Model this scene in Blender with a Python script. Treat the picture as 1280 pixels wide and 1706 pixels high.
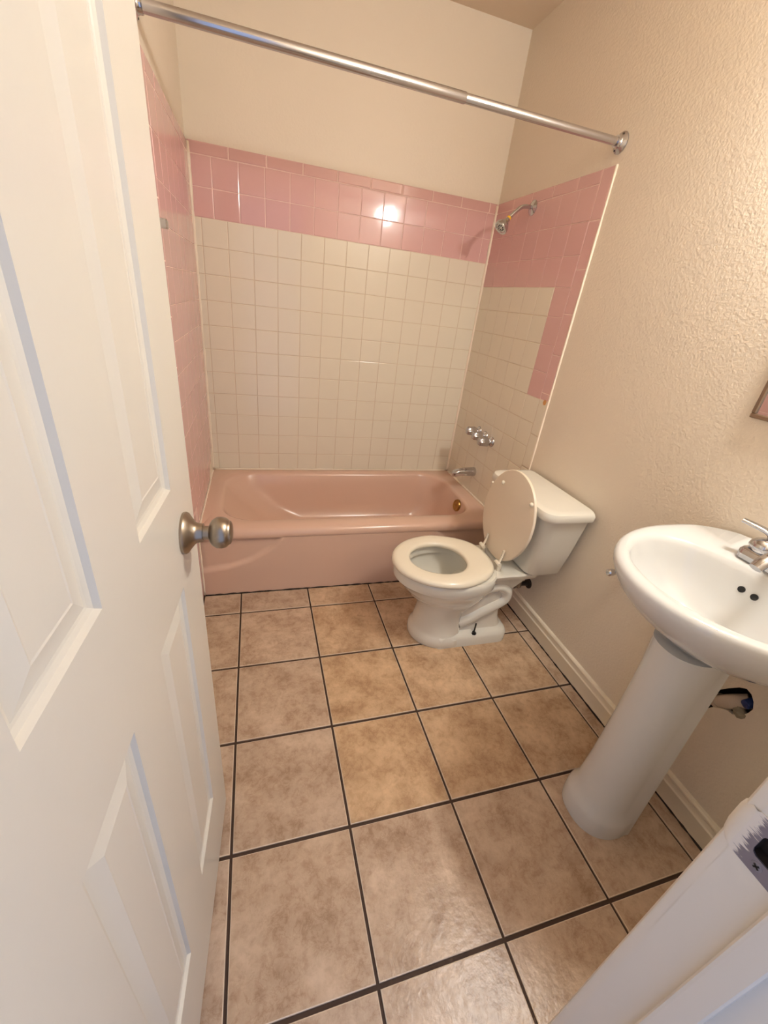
import bpy, bmesh, math, random
from mathutils import Vector, Matrix
random.seed(7)
for o in list(bpy.data.objects): bpy.data.objects.remove(o, do_unlink=True)
scene = bpy.context.scene
COL = scene.collection
PI = math.pi

# ------------------------------------------------------------------ camera
F_PX = 687.67
cam_d = bpy.data.cameras.new('camera'); cam = bpy.data.objects.new('camera', cam_d); COL.objects.link(cam)
cam_d.sensor_fit = 'HORIZONTAL'; cam_d.sensor_width = 36.0; cam_d.lens = 36.0 * F_PX / 1280.0
cam_d.clip_start = 0.01
_r = Vector((0.9591, -0.2604, 0.1110)); _d = Vector((-0.0235, -0.4637, -0.8857)); _f = Vector((0.2821, 0.8468, -0.4509))
M = Matrix(((_r.x, -_d.x, -_f.x, -1.1977), (_r.y, -_d.y, -_f.y, -2.3681), (_r.z, -_d.z, -_f.z, 1.2949), (0, 0, 0, 1)))
cam.matrix_world = M
scene.camera = cam
# ------------------------------------------------------------------ world, exposure
w = bpy.data.worlds.new('world'); scene.world = w; w.use_nodes = True
w.node_tree.nodes['Background'].inputs[0].default_value = (0.68, 0.82, 1.22, 1)
w.node_tree.nodes['Background'].inputs[1].default_value = 0.8
BULB_STRENGTH = 272.0
BULB_COLOR = (1.0, 0.985, 0.94, 1)
vs = scene.view_settings
vs.view_transform = 'Standard'; vs.look = 'None'; vs.gamma = 1.0; vs.use_curve_mapping = False
vs.exposure = 0.0

# ------------------------------------------------------------------ room dimensions (metres)
XL, XR, YB, ZC = -1.4654, 0.0, 0.0, 2.4385     # left tile face, right tile face, back tile face, ceiling
T = 0.11                                        # wall tile pitch
Z0 = 1.538                                      # height of the pink / cream border on the back wall
ZCAP = 1.803                                    # top of the tiling
ZTUB = 0.340
YT = -0.717                                     # tub front
YEDGE = -0.82                                   # outer edge of side wall tiling
YF = -2.262                                     # room face of front wall

# ------------------------------------------------------------------ materials
def lin(c):
    return tuple(((v / 255.0) / 12.92 if v / 255.0 <= 0.04045 else ((v / 255.0 + 0.055) / 1.055) ** 2.4) for v in c) + (1,)
def mat(name, rgb, rough=0.5, metal=0.0, coat=0.0, noise=0.0, nscale=8.0, bump=0.0, bscale=100.0, bdetail=2.0, spec=0.5, rvar=0.0):
    m = bpy.data.materials.new(name); m.use_nodes = True
    nt = m.node_tree; b = nt.nodes['Principled BSDF']
    col = lin(rgb)
    b.inputs['Base Color'].default_value = col
    b.inputs['Roughness'].default_value = rough
    b.inputs['Metallic'].default_value = metal
    b.inputs['Coat Weight'].default_value = coat
    b.inputs['Coat Roughness'].default_value = 0.08
    b.inputs['Specular IOR Level'].default_value = spec
    geo = nt.nodes.new('ShaderNodeNewGeometry')
    if noise > 0:
        n = nt.nodes.new('ShaderNodeTexNoise'); n.inputs['Scale'].default_value = nscale; n.inputs['Detail'].default_value = 4
        nt.links.new(geo.outputs['Position'], n.inputs['Vector'])
        mx = nt.nodes.new('ShaderNodeMix'); mx.data_type = 'RGBA'
        mx.inputs[6].default_value = tuple(v * (1 - noise) for v in col[:3]) + (1,)
        mx.inputs[7].default_value = tuple(min(1, v * (1 + noise)) for v in col[:3]) + (1,)
        nt.links.new(n.outputs['Fac'], mx.inputs[0]); nt.links.new(mx.outputs[2], b.inputs['Base Color'])
        if rvar > 0:
            mr = nt.nodes.new('ShaderNodeMapRange'); mr.inputs[3].default_value = rough - rvar; mr.inputs[4].default_value = rough + rvar
            nt.links.new(n.outputs['Fac'], mr.inputs[0]); nt.links.new(mr.outputs[0], b.inputs['Roughness'])
    if bump > 0:
        n2 = nt.nodes.new('ShaderNodeTexNoise'); n2.inputs['Scale'].default_value = bscale; n2.inputs['Detail'].default_value = bdetail
        nt.links.new(geo.outputs['Position'], n2.inputs['Vector'])
        bp = nt.nodes.new('ShaderNodeBump'); bp.inputs['Strength'].default_value = 1.0; bp.inputs['Distance'].default_value = bump
        nt.links.new(n2.outputs['Fac'], bp.inputs['Height']); nt.links.new(bp.outputs['Normal'], b.inputs['Normal'])
    return m
MT = {}
MT['paint'] = mat('wall_paint', (232, 219, 200), 0.5, noise=0.02, nscale=3, bump=0.0016, bscale=130, bdetail=2.5)
MT['paint_back'] = mat('wall_paint_smooth', (232, 219, 200), 0.5, noise=0.02, nscale=3, bump=0.0005, bscale=110)
MT['ceiling'] = mat('ceiling_paint', (222, 202, 177), 0.7, bump=0.0007, bscale=120)
MT['trim'] = mat('trim_paint', (238, 226, 204), 0.32, bump=0.0002, bscale=40)
MT['door'] = mat('door_paint', (216, 211, 200), 0.28, bump=0.00012, bscale=60)
MT['jamb'] = mat('jamb_paint', (228, 218, 204), 0.3, bump=0.00015, bscale=50)
MT['pink_tile'] = mat('pink_glazed_tile', (220, 176, 172), 0.10, noise=0.03, nscale=6, bump=0.0003, bscale=14)
MT['cream_tile'] = mat('cream_glazed_tile', (233, 224, 205), 0.16, noise=0.025, nscale=6, bump=0.0003, bscale=14)
MT['pink_grout'] = mat('pink_grout', (236, 206, 196), 0.6)
MT['cream_grout'] = mat('cream_grout', (214, 195, 170), 0.6)
MT['caulk'] = mat('caulk', (244, 230, 210), 0.45)
MT['tub'] = mat('pink_tub_enamel', (219, 185, 165), 0.2, noise=0.02, nscale=4)
MT['ceramic'] = mat('white_ceramic', (216, 216, 214), 0.07, coat=0.4)
MT['toilet'] = mat('toilet_ceramic', (230, 226, 214), 0.09, coat=0.3)
MT['seat'] = mat('seat_plastic', (236, 227, 207), 0.16)
MT['lid'] = mat('lid_plastic', (234, 220, 198), 0.3)
MT['chrome'] = mat('chrome', (196, 196, 200), 0.08, metal=1.0)
MT['rod'] = mat('polished_rod', (200, 200, 205), 0.2, metal=1.0)
MT['nickel'] = mat('satin_nickel', (160, 148, 134), 0.30, metal=1.0)
MT['brass'] = mat('worn_brass', (176, 138, 78), 0.3, metal=1.0, noise=0.2, nscale=60)
MT['steel'] = mat('strike_steel', (150, 146, 156), 0.42, metal=0.8)
MT['steel_paint'] = mat('paint_smears', (214, 206, 196), 0.5)
MT['frame_metal'] = mat('frame_metal', (150, 132, 114), 0.35, metal=0.85)
MT['mirror'] = mat('mirror_glass', (230, 230, 228), 0.02, metal=1.0)
MT['black'] = mat('black_iron_and_hole_shade', (9, 8, 8), 0.5)  # bolts and screws, and the painted dark of the overflow holes
MT['dark'] = mat('dark_cavity', (46, 34, 26), 0.9)
MT['pipe'] = mat('pvc_pipe', (206, 190, 172), 0.5)
MT['blue'] = mat('blue_tape', (24, 50, 110), 0.5)
MT['rubble'] = mat('grey_plaster', (150, 140, 120), 0.9, noise=0.15, nscale=80)
MT['rubber'] = mat('dark_hose', (52, 42, 36), 0.5)
MT['tape'] = mat('yellow_thread_tape', (226, 178, 40), 0.6)
MT['orange'] = mat('chipped_body', (206, 150, 90), 0.8)
MT['floor_grout'] = mat('dark_floor_grout', (70, 50, 38), 0.75, noise=0.15, nscale=30)
MT['water'] = mat('toilet_water', (196, 190, 176), 0.03)
# mottled floor tile: tone from the object's own colour, mottling from noise
m = bpy.data.materials.new('mottled_floor_tile'); m.use_nodes = True; nt = m.node_tree; b = nt.nodes['Principled BSDF']
geo = nt.nodes.new('ShaderNodeNewGeometry'); oi = nt.nodes.new('ShaderNodeObjectInfo')
n1 = nt.nodes.new('ShaderNodeTexNoise'); n1.inputs['Scale'].default_value = 9; n1.inputs['Detail'].default_value = 7; n1.inputs['Roughness'].default_value = 0.68
n2 = nt.nodes.new('ShaderNodeTexNoise'); n2.inputs['Scale'].default_value = 42; n2.inputs['Detail'].default_value = 5; n2.inputs['Distortion'].default_value = 0.5
n3 = nt.nodes.new('ShaderNodeTexNoise'); n3.inputs['Scale'].default_value = 55; n3.inputs['Detail'].default_value = 3
for n in (n1, n2, n3): nt.links.new(geo.outputs['Position'], n.inputs['Vector'])
r1 = nt.nodes.new('ShaderNodeValToRGB'); r1.color_ramp.elements[0].position = 0.33; r1.color_ramp.elements[1].position = 0.68
r1.color_ramp.elements[0].color = (0.60, 0.52, 0.46, 1); r1.color_ramp.elements[1].color = (1.06, 1.05, 1.04, 1)
nt.links.new(n1.outputs['Fac'], r1.inputs[0])
r2 = nt.nodes.new('ShaderNodeValToRGB'); r2.color_ramp.elements[0].position = 0.28; r2.color_ramp.elements[1].position = 0.50
r2.color_ramp.elements[0].color = (0.62, 0.50, 0.42, 1); r2.color_ramp.elements[1].color = (1, 1, 1, 1)
nt.links.new(n2.outputs['Fac'], r2.inputs[0])
m1 = nt.nodes.new('ShaderNodeMix'); m1.data_type = 'RGBA'; m1.blend_type = 'MULTIPLY'; m1.inputs[0].default_value = 0.9
nt.links.new(oi.outputs['Color'], m1.inputs[6]); nt.links.new(r1.outputs[0], m1.inputs[7])
n4 = nt.nodes.new('ShaderNodeTexNoise'); n4.inputs['Scale'].default_value = 24; n4.inputs['Detail'].default_value = 8; n4.inputs['Roughness'].default_value = 0.72; n4.inputs['Distortion'].default_value = 0.4
nt.links.new(geo.outputs['Position'], n4.inputs['Vector'])
r4 = nt.nodes.new('ShaderNodeValToRGB'); e4 = r4.color_ramp.elements
e4[0].position = 0.465; e4[0].color = (1, 1, 1, 1); e4[1].position = 0.535; e4[1].color = (1, 1, 1, 1)
ee = e4.new(0.5); ee.color = (0.68, 0.57, 0.48, 1)
nt.links.new(n4.outputs['Fac'], r4.inputs[0])
mk = nt.nodes.new('ShaderNodeMapRange'); mk.inputs[1].default_value = 0.42; mk.inputs[2].default_value = 0.62; mk.inputs[3].default_value = 0.6; mk.inputs[4].default_value = 0.0
nt.links.new(n1.outputs['Fac'], mk.inputs[0])
m0 = nt.nodes.new('ShaderNodeMix'); m0.data_type = 'RGBA'; m0.blend_type = 'MULTIPLY'
nt.links.new(mk.outputs[0], m0.inputs[0]); nt.links.new(m1.outputs[2], m0.inputs[6]); nt.links.new(r4.outputs[0], m0.inputs[7])
m2 = nt.nodes.new('ShaderNodeMix'); m2.data_type = 'RGBA'; m2.blend_type = 'MULTIPLY'; m2.inputs[0].default_value = 0.45
nt.links.new(m0.outputs[2], m2.inputs[6]); nt.links.new(r2.outputs[0], m2.inputs[7])
nt.links.new(m2.outputs[2], b.inputs['Base Color'])
b.inputs['Roughness'].default_value = 0.30
bp = nt.nodes.new('ShaderNodeBump'); bp.inputs['Distance'].default_value = 0.0012
nt.links.new(n3.outputs['Fac'], bp.inputs['Height']); nt.links.new(bp.outputs['Normal'], b.inputs['Normal'])
MT['floor_tile'] = m
MT['tile_edge'] = mat('pale_tile_edge', (222, 204, 182), 0.4)
m = bpy.data.materials.new('smeared_strike_steel'); m.use_nodes = True; nt = m.node_tree; b = nt.nodes['Principled BSDF']
geo = nt.nodes.new('ShaderNodeNewGeometry'); mp = nt.nodes.new('ShaderNodeMapping'); mp.inputs['Scale'].default_value = (1, 90, 620)
nz = nt.nodes.new('ShaderNodeTexNoise'); nz.inputs['Scale'].default_value = 1.0; nz.inputs['Detail'].default_value = 4
sx = nt.nodes.new('ShaderNodeSeparateXYZ'); nt.links.new(geo.outputs['Position'], mp.inputs['Vector']); nt.links.new(mp.outputs[0], nz.inputs['Vector']); nt.links.new(geo.outputs['Position'], sx.inputs[0])
ma = nt.nodes.new('ShaderNodeMath'); ma.operation = 'MULTIPLY_ADD'; ma.inputs[1].default_value = 0.03; nt.links.new(nz.outputs['Fac'], ma.inputs[0]); nt.links.new(sx.outputs['Y'], ma.inputs[2])
mr = nt.nodes.new('ShaderNodeMapRange'); mr.inputs[1].default_value = -2.2545; mr.inputs[2].default_value = -2.2520; nt.links.new(ma.outputs[0], mr.inputs[0])
mx = nt.nodes.new('ShaderNodeMix'); mx.data_type = 'RGBA'; mx.inputs[6].default_value = lin((146, 140, 150)); mx.inputs[7].default_value = lin((226, 216, 204)); nt.links.new(mr.outputs[0], mx.inputs[0]); nt.links.new(mx.outputs[2], b.inputs['Base Color'])
mm = nt.nodes.new('ShaderNodeMapRange'); mm.inputs[3].default_value = 0.75; mm.inputs[4].default_value = 0.0; nt.links.new(mr.outputs[0], mm.inputs[0]); nt.links.new(mm.outputs[0], b.inputs['Metallic'])
b.inputs['Roughness'].default_value = 0.45
MT['steel_smeared'] = m
def emit(name, col, s):
    m = bpy.data.materials.new(name); m.use_nodes = True; b = m.node_tree.nodes['Principled BSDF']
    b.inputs['Base Color'].default_value = col; b.inputs['Emission Color'].default_value = col; b.inputs['Emission Strength'].default_value = s
    return m
MT['bulb'] = emit('lit_bulb', BULB_COLOR, BULB_STRENGTH)

# ------------------------------------------------------------------ helpers
BASES = {}
def empty(name, loc, label, cat, group=None):
    o = bpy.data.objects.new(name, None); COL.objects.link(o); o.location = loc; o.empty_display_size = 0.05
    BASES[o.name] = Vector(loc); tag(o, label, cat, group); return o
def tag(o, label=None, cat=None, group=None, kind=None):
    if label: o['label'] = label
    if cat: o['category'] = cat
    if group: o['group'] = group
    if kind: o['kind'] = kind
    return o
def obj(name, bm, mt, parent=None, smooth=None, sub=0, base=None, label=None):
    """bm is in world coordinates; the mesh is stored relative to its thing's base"""
    bmesh.ops.recalc_face_normals(bm, faces=bm.faces[:])
    me = bpy.data.meshes.new(name); bm.to_mesh(me); bm.free()
    o = bpy.data.objects.new(name, me); COL.objects.link(o)
    if parent is not None:
        bs = BASES[parent.name]; o.parent = parent
    else:
        bs = Vector(base) if base is not None else Vector((0, 0, 0)); o.location = bs
    BASES[o.name] = bs.copy()
    me.transform(Matrix.Translation(-bs))
    me.materials.append(MT[mt] if isinstance(mt, str) else mt)
    if smooth is not None:
        me.shade_smooth()
        if smooth < 180: me.set_sharp_from_angle(angle=math.radians(smooth))
    if sub:
        md = o.modifiers.new('sub', 'SUBSURF'); md.levels = sub; md.render_levels = sub
    if label: o['label'] = label
    return o
def struct(name, bm, mt, label, cat, **k):
    return tag(obj(name, bm, mt, **k), label, cat, kind='structure')
def box(bm, x0, x1, y0, y1, z0, z1, bev=0.0, seg=1):
    vs = [bm.verts.new((x, y, z)) for x in (x0, x1) for y in (y0, y1) for z in (z0, z1)]
    idx = ((0, 1, 3, 2), (4, 6, 7, 5), (0, 4, 5, 1), (2, 3, 7, 6), (0, 2, 6, 4), (1, 5, 7, 3))
    fs = [bm.faces.new([vs[i] for i in f]) for f in idx]
    if bev > 0:
        es = list({e for f in fs for e in f.edges})
        bmesh.ops.bevel(bm, geom=es, offset=bev, segments=seg, profile=0.5, affect='EDGES')
    return bm
def loft(bm, rings, closed=True, cap0=False, cap1=False):
    R = [[bm.verts.new(p) for p in r] for r in rings]
    n = len(R[0])
    for a, c in zip(R[:-1], R[1:]):
        for i in range(n if closed else n - 1):
            j = (i + 1) % n
            bm.faces.new((a[i], a[j], c[j], c[i]))
    if cap0: bm.faces.new(list(reversed(R[0])))
    if cap1: bm.faces.new(R[-1])
    return bm
def frame_axes(d):
    d = Vector(d).normalized(); a = Vector((0, 0, 1)) if abs(d.z) < 0.9 else Vector((0, 1, 0))
    u = d.cross(a).normalized(); v = d.cross(u).normalized(); return d, u, v
def lathe(bm, o, d, prof, n=32, cap0=True, cap1=True, flute=0, fa=0.0):
    """prof: (distance along d, radius)"""
    o = Vector(o); d, u, v = frame_axes(d); rings = []
    for t, r in prof:
        ring = []
        for i in range(n):
            a = 2 * PI * i / n
            rr = r * (1 + fa * math.cos(flute * a)) if flute else r
            ring.append(o + d * t + (u * math.cos(a) + v * math.sin(a)) * rr)
        rings.append(ring)
    return loft(bm, rings, True, cap0, cap1)
def catmull(P, k=8):
    P = [Vector(p) for p in P]; Q = [P[0] * 2 - P[1]] + P + [P[-1] * 2 - P[-2]]; out = []
    for i in range(1, len(Q) - 2):
        for s in range(k):
            t = s / k; a, b_, c, d = Q[i - 1], Q[i], Q[i + 1], Q[i + 2]
            out.append(0.5 * ((2 * b_) + (c - a) * t + (2 * a - 5 * b_ + 4 * c - d) * t * t + (3 * b_ - a - 3 * c + d) * t ** 3))
    out.append(P[-1]); return out
def sweep(bm, path, rad, n=14, side=None, cap=True):
    """rad: number or list of (ru, rv); side: fixed u axis"""
    path = [Vector(p) for p in path]; rings = []; u = None
    for i, p in enumerate(path):
        d = (path[min(i + 1, len(path) - 1)] - path[max(i - 1, 0)]).normalized()
        if side is not None: u = Vector(side)
        elif u is None: _, u, _ = frame_axes(d)
        u = (u - d * u.dot(d)).normalized(); v = d.cross(u)
        r = rad[i] if isinstance(rad, list) else rad
        ru, rv = r if isinstance(r, tuple) else (r, r)
        rings.append([p + u * math.cos(2 * PI * k / n) * ru + v * math.sin(2 * PI * k / n) * rv for k in range(n)])
    return loft(bm, rings, True, cap, cap)
def rrect(x0, x1, y0, y1, r, z, n=8):
    """rounded rectangle ring, 4*(n+1) points, counter-clockwise; r number or 4 radii"""
    rs = r if isinstance(r, (tuple, list)) else (r,) * 4
    out = []
    for (cx, cy, a0, rr) in ((x1, y1, 0, rs[0]), (x0, y1, PI / 2, rs[1]), (x0, y0, PI, rs[2]), (x1, y0, 1.5 * PI, rs[3])):
        sx = -1 if cx == x1 else 1; sy = -1 if cy == y1 else 1
        for i in range(n + 1):
            a = a0 + PI / 2 * i / n
            out.append(Vector((cx + sx * rr + rr * math.cos(a), cy + sy * rr + rr * math.sin(a), z)))
    return out
def smooth01(t): t = max(0.0, min(1.0, t)); return t * t * (3 - 2 * t)

# ------------------------------------------------------------------ room shell
bm = bmesh.new(); box(bm, XL - 0.12, 0.12, 0.006, 0.126, -0.1, ZC)
wall_back = struct('wall_back', bm, 'paint_back', 'smooth beige wall above the tiling behind the bathtub', 'wall')
bm = bmesh.new(); box(bm, XL - 0.126, XL - 0.006, YF - 0.165, 0.006, -0.1, ZC)
wall_left = struct('wall_left', bm, 'paint', 'beige wall with pink tiling behind the open door', 'wall')
# right wall with a ragged hole broken through the plaster under the sink
bm = bmesh.new()
hole = [(-1.845, 0.365), (-1.850, 0.405), (-1.864, 0.437), (-1.885, 0.470), (-1.903, 0.495), (-1.917, 0.506), (-1.931, 0.502),
        (-1.943, 0.489), (-1.951, 0.470), (-1.947, 0.449), (-1.938, 0.432), (-1.925, 0.415), (-1.909, 0.413), (-1.893, 0.400), (-1.878, 0.384), (-1.868, 0.364), (-1.856, 0.352)]
XW = 0.003
def ringv(pts, x): return [bm.verts.new((x, y, z)) for y, z in pts]
outer = [(0.006, -0.1), (0.006, ZC), (YF - 0.165, ZC), (YF - 0.165, -0.1)]
o1 = ringv(outer, XW); h1 = ringv(hole, XW); h2 = ringv(hole, XW + 0.014)
es = [bm.edges.new((o1[i], o1[(i + 1) % 4])) for i in range(4)] + [bm.edges.new((h1[i], h1[(i + 1) % len(h1)])) for i in range(len(h1))]
bmesh.ops.triangle_fill(bm, use_beauty=True, edges=es)
for i in range(len(h1)):
    j = (i + 1) % len(h1); bm.faces.new((h1[i], h1[j], h2[j], h2[i]))
o2 = ringv(outer, 0.123)
for i in range(4):
    j = (i + 1) % 4; bm.faces.new((o1[i], o1[j], o2[j], o2[i]))
bm.faces.new(o2)
wall_right = struct('wall_right', bm, 'paint', 'beige textured wall behind the toilet and sink', 'wall')
bm = bmesh.new()
cav = [(y, z) for y, z in hole]
hv = [[bm.verts.new((x, -1.90 + (y + 1.90) * s, 0.43 + (z - 0.43) * s)) for y, z in cav] for x, s in ((XW + 0.0141, 1.25), (XW + 0.09, 1.25))]
for i in range(len(cav)):
    j = (i + 1) % len(cav); bm.faces.new((hv[0][i], hv[0][j], hv[1][j], hv[1][i]))
bm.faces.new(hv[1])
obj('wall_cavity', bm, 'dark', wall_right, label='dark space inside the broken wall')
# front wall with the doorway the picture is taken through
DX0, DX1, DH = -1.385, -0.735, 2.05
bm = bmesh.new()
box(bm, XL - 0.006, DX0, YF - 0.165, YF, -0.1, ZC); box(bm, DX1, XW, YF - 0.165, YF, -0.1, ZC); box(bm, DX0, DX1, YF - 0.165, YF, DH, ZC)
wall_front = struct('wall_front', bm, 'paint', 'beige wall around the doorway beside the sink', 'wall')
bm = bmesh.new(); box(bm, XL - 0.126, 0.123, YF - 0.165, 0.126, ZC, ZC + 0.1)
struct('ceiling', bm, 'ceiling', 'plain beige ceiling above the shower rod', 'ceiling')

# floor: grout slab with every tile its own piece
bm = bmesh.new(); box(bm, XL - 0.006, XW, -2.75, 0.006, -0.1, -0.0045)
floor = struct('floor', bm, 'floor_grout', 'brown stone-look ceramic floor with dark grout lines', 'floor')
Q, GX, GY, PHI = 0.3085, -1.3036, -0.5486, 0.0067
def tile_mesh(name, w_, h_, th, c, mt, inset=None):
    bm = bmesh.new()
    def rect(a, b_, z): return [Vector((-a, -b_, z)), Vector((a, -b_, z)), Vector((a, b_, z)), Vector((-a, b_, z))]
    loft(bm, [rect(w_ / 2, h_ / 2, 0), rect(w_ / 2, h_ / 2, th - c * 0.75), rect(w_ / 2 - c * 0.35, h_ / 2 - c * 0.35, th - c * 0.2), rect(w_ / 2 - c, h_ / 2 - c, th)], True, False, True)
    bmesh.ops.recalc_face_normals(bm, faces=bm.faces[:])
    for f in bm.faces:
        f.smooth = False
    me = bpy.data.meshes.new(name); bm.to_mesh(me); bm.free(); me.materials.append(MT[mt])
    if mt == 'floor_tile':
        me.materials.append(MT['tile_edge'])
        for p in me.polygons: p.material_index = 1 if 0.2 < p.normal.z < 0.985 else 0
    return me
TONES = {}
def tone(i, j):
    warm = {(0, 3): .25, (1, 1): .8, (1, 2): .95, (1, 3): 1.0, (2, 2): .85, (2, 3): .9, (3, 2): .7, (3, 3): .75, (2, 1): .7, (1, 0): .6, (2, 0): .5}.get((i, j), 0.15 + 0.2 * random.random())
    a = lin((205, 185, 167)); c = lin((219, 188, 151))
    k = 0.96 + 0.08 * random.random()
    return tuple((a[q] * (1 - warm) + c[q] * warm) * k for q in range(3)) + (1,)
cache = {}
rotm = Matrix.Rotation(PHI, 4, 'Z')
for i in range(-1, 5):
    for j in range(0, 7):
        # cell spans grid lines i..i+1 and j..j+1
        x0, x1 = GX + i * Q, GX + (i + 1) * Q
        ga = 0.0035; gr = 0.0045
        u0, u1 = i * Q + ga, (i + 1) * Q - ga
        v1, v0 = -j * Q - gr, -(j + 1) * Q + gr
        if i == -1: u0 = XL - GX + 0.004
        if i == 4: u1 = min(u1, -0.004 - GX)
        if j == 0: v1 = -0.717 - GY - 0.003
        if j == 6: v0 = -2.62 - GY
        if u1 - u0 < 0.02 or v1 - v0 < 0.02: continue
        key = (round(u1 - u0, 3), round(v1 - v0, 3))
        if key not in cache: cache[key] = tile_mesh('floor_tile', u1 - u0, v1 - v0, 0.0045, 0.002, 'floor_tile')
        o = bpy.data.objects.new('floor_tile', cache[key]); COL.objects.link(o); o.parent = floor
        c = rotm @ Vector(((u0 + u1) / 2, (v0 + v1) / 2, 0))
        o.matrix_basis = Matrix.Translation((GX + c.x, GY + c.y, -0.0045)) @ rotm
        o.color = tone(i, j)

# ------------------------------------------------------------------ wall tiles
TH = 0.006
ORI = {'back': Matrix(((1, 0, 0, 0), (0, 0, -1, 0), (0, 1, 0, 0), (0, 0, 0, 1))),
       'right': Matrix(((0, 0, -1, 0), (-1, 0, 0, 0), (0, 1, 0, 0), (0, 0, 0, 1))),
       'left': Matrix(((0, 0, 1, 0), (1, 0, 0, 0), (0, 1, 0, 0), (0, 0, 0, 1)))}
wcache = {}
def wtile(side, wall, a0, a1, z0, z1, mt, g=0.0011, c=0.0022, tilt=0.12, name='wall_tile', bull=0):
    """a: x on the back wall, y on the side walls"""
    w_, h_ = a1 - a0 - 2 * g, z1 - z0 - 2 * g
    if w_ < 0.006 or h_ < 0.006: return
    key = (round(w_, 4), round(h_, 4), mt, c)
    if key not in wcache: wcache[key] = tile_mesh(name, w_, h_, TH, c, mt)
    o = bpy.data.objects.new(name, wcache[key]); COL.objects.link(o); o.parent = wall
    ca, cz = (a0 + a1) / 2, (z0 + z1) / 2
    loc = {'back': (ca, TH, cz), 'right': (XW, ca, cz), 'left': (XL - TH, ca, cz)}[side]
    tl = Matrix.Rotation(math.radians(random.gauss(0, tilt)), 4, 'X') @ Matrix.Rotation(math.radians(random.gauss(0, tilt)), 4, 'Y')
    o.matrix_basis = Matrix.Translation(loc) @ ORI[side] @ tl
def bed(name, wall, mt, x0, x1, y0, y1, z0, z1):
    bm = bmesh.new(); box(bm, x0, x1, y0, y1, z0, z1); return obj(name, bm, mt, wall)
# back wall
bed('grout_bed', wall_back, 'cream_grout', XL + 0.001, XR - 0.001, TH - 0.0046, TH + 0.003, ZTUB + 0.004, Z0)
bed('grout_bed', wall_back, 'pink_grout', XL + 0.001, XR - 0.001, TH - 0.0046, TH + 0.003, Z0, ZCAP - 0.002)
xs = [XL] + [-(13 - k) * T for k in range(0, 14)]
xs[-1] = XR - 0.004
for r in range(11):
    zt = Z0 - r * T; zb = max(zt - T, ZTUB + 0.004)
    for a, c_ in zip(xs[:-1], xs[1:]): wtile('back', wall_back, a, c_, zb, zt, 'cream_tile', name='cream_tile')
xp = [XL] + [-(13 - k + 0.487) * T for k in range(1, 14)] + [XR - 0.004]
for r in range(2):
    for a, c_ in zip(xp[:-1], xp[1:]): wtile('back', wall_back, a, c_, Z0 + r * T, Z0 + (r + 1) * T, 'pink_tile', name='pink_tile', tilt=0.3)
xc = [XL] + [-1.302 + 0.157 * k for k in range(9)] + [XR - 0.004]
xc = [v for v in xc if v <= XR - 0.004]
if xc[-1] < XR - 0.004: xc.append(XR - 0.004)
for a, c_ in zip(xc[:-1], xc[1:]): wtile('back', wall_back, a, c_, Z0 + 2 * T, ZCAP, 'pink_tile', name='pink_cap_tile', c=0.0045)
# right wall
ys = [-0.004, -0.112, -0.222, -0.331, -0.438, -0.547, -0.656, -0.7605]
bed('grout_bed', wall_right, 'pink_grout', XW - 0.0044, XW + 0.004, YEDGE + 0.004, -0.001, 1.428, ZCAP - 0.002)
bed('grout_bed', wall_right, 'pink_grout', XW - 0.0044, XW + 0.004, YEDGE + 0.004, -0.656, 0.988, 1.428)
bed('grout_bed', wall_right, 'cream_grout', XW - 0.0044, XW + 0.004, -0.656, -0.001, 0.342, 1.428)
bed('grout_bed', wall_right, 'cream_grout', XW - 0.0044, XW + 0.004, YEDGE + 0.004, -0.656, 0.11, 0.988)
for r in range(-2, 14):
    zt = Z0 - r * T; zb = zt - T
    for k in range(7):
        a1, a0 = ys[k], ys[k + 1]
        z_b = zb
        if r >= 10 and k < 6: z_b = max(zb, ZTUB + 0.004)
        if z_b >= zt: continue
        if r >= 11 and k < 6: continue
        pink = r <= 0 or (k == 6 and r <= 4)
        if zt < 0.12: continue
        wtile('right', wall_right, a0, a1, max(z_b, 0.105), zt, 'pink_tile' if pink else 'cream_tile', name='pink_tile' if pink else 'cream_tile', tilt=0.15)
for k in range(5):
    a1 = -0.004 - 0.157 * k
    wtile('right', wall_right, max(a1 - 0.157, -0.7605), a1, Z0 + 2 * T, ZCAP, 'pink_tile', name='pink_cap_tile', c=0.0045)
zz = ZCAP
while zz > 0.12:
    zn = max(zz - 0.157, 0.105)
    if zz > 0.99 > zn: zn = 0.99
    wtile('right', wall_right, YEDGE, -0.7605, zn, zz, 'pink_tile' if zz > 0.992 else 'cream_tile', name='edge_tile', c=0.004)
    zz = zn
# left wall, pink all the way
bed('grout_bed', wall_left, 'pink_grout', XL - TH - 0.003, XL - TH + 0.0046, YEDGE + 0.004, -0.001, ZTUB + 0.004, ZCAP - 0.002)
bed('grout_bed', wall_left, 'pink_grout', XL - TH - 0.003, XL - TH + 0.0046, YEDGE + 0.004, YT - 0.006, 0.002, ZTUB + 0.004)
for r in range(-2, 14):
    zt = Z0 - r * T; zb = zt - T
    for k in range(7):
        a1, a0 = ys[k], ys[k + 1]
        if zt < ZTUB + 0.01 and k < 6: continue
        z_b = max(zb, ZTUB + 0.004) if k < 6 else max(zb, 0.002)
        a1b = a1
        if k == 6 and zb < ZTUB: a1b = YT - 0.004
        if z_b >= zt: continue
        wtile('left', wall_left, a0, a1b, z_b, zt, 'pink_tile', name='pink_tile', tilt=0.2, g=0.0007)
for k in range(5):
    a1 = -0.004 - 0.157 * k
    wtile('left', wall_left, max(a1 - 0.157, -0.7605), a1, Z0 + 2 * T, ZCAP, 'pink_tile', name='pink_cap_tile', c=0.0045)
zz = ZCAP
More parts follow.
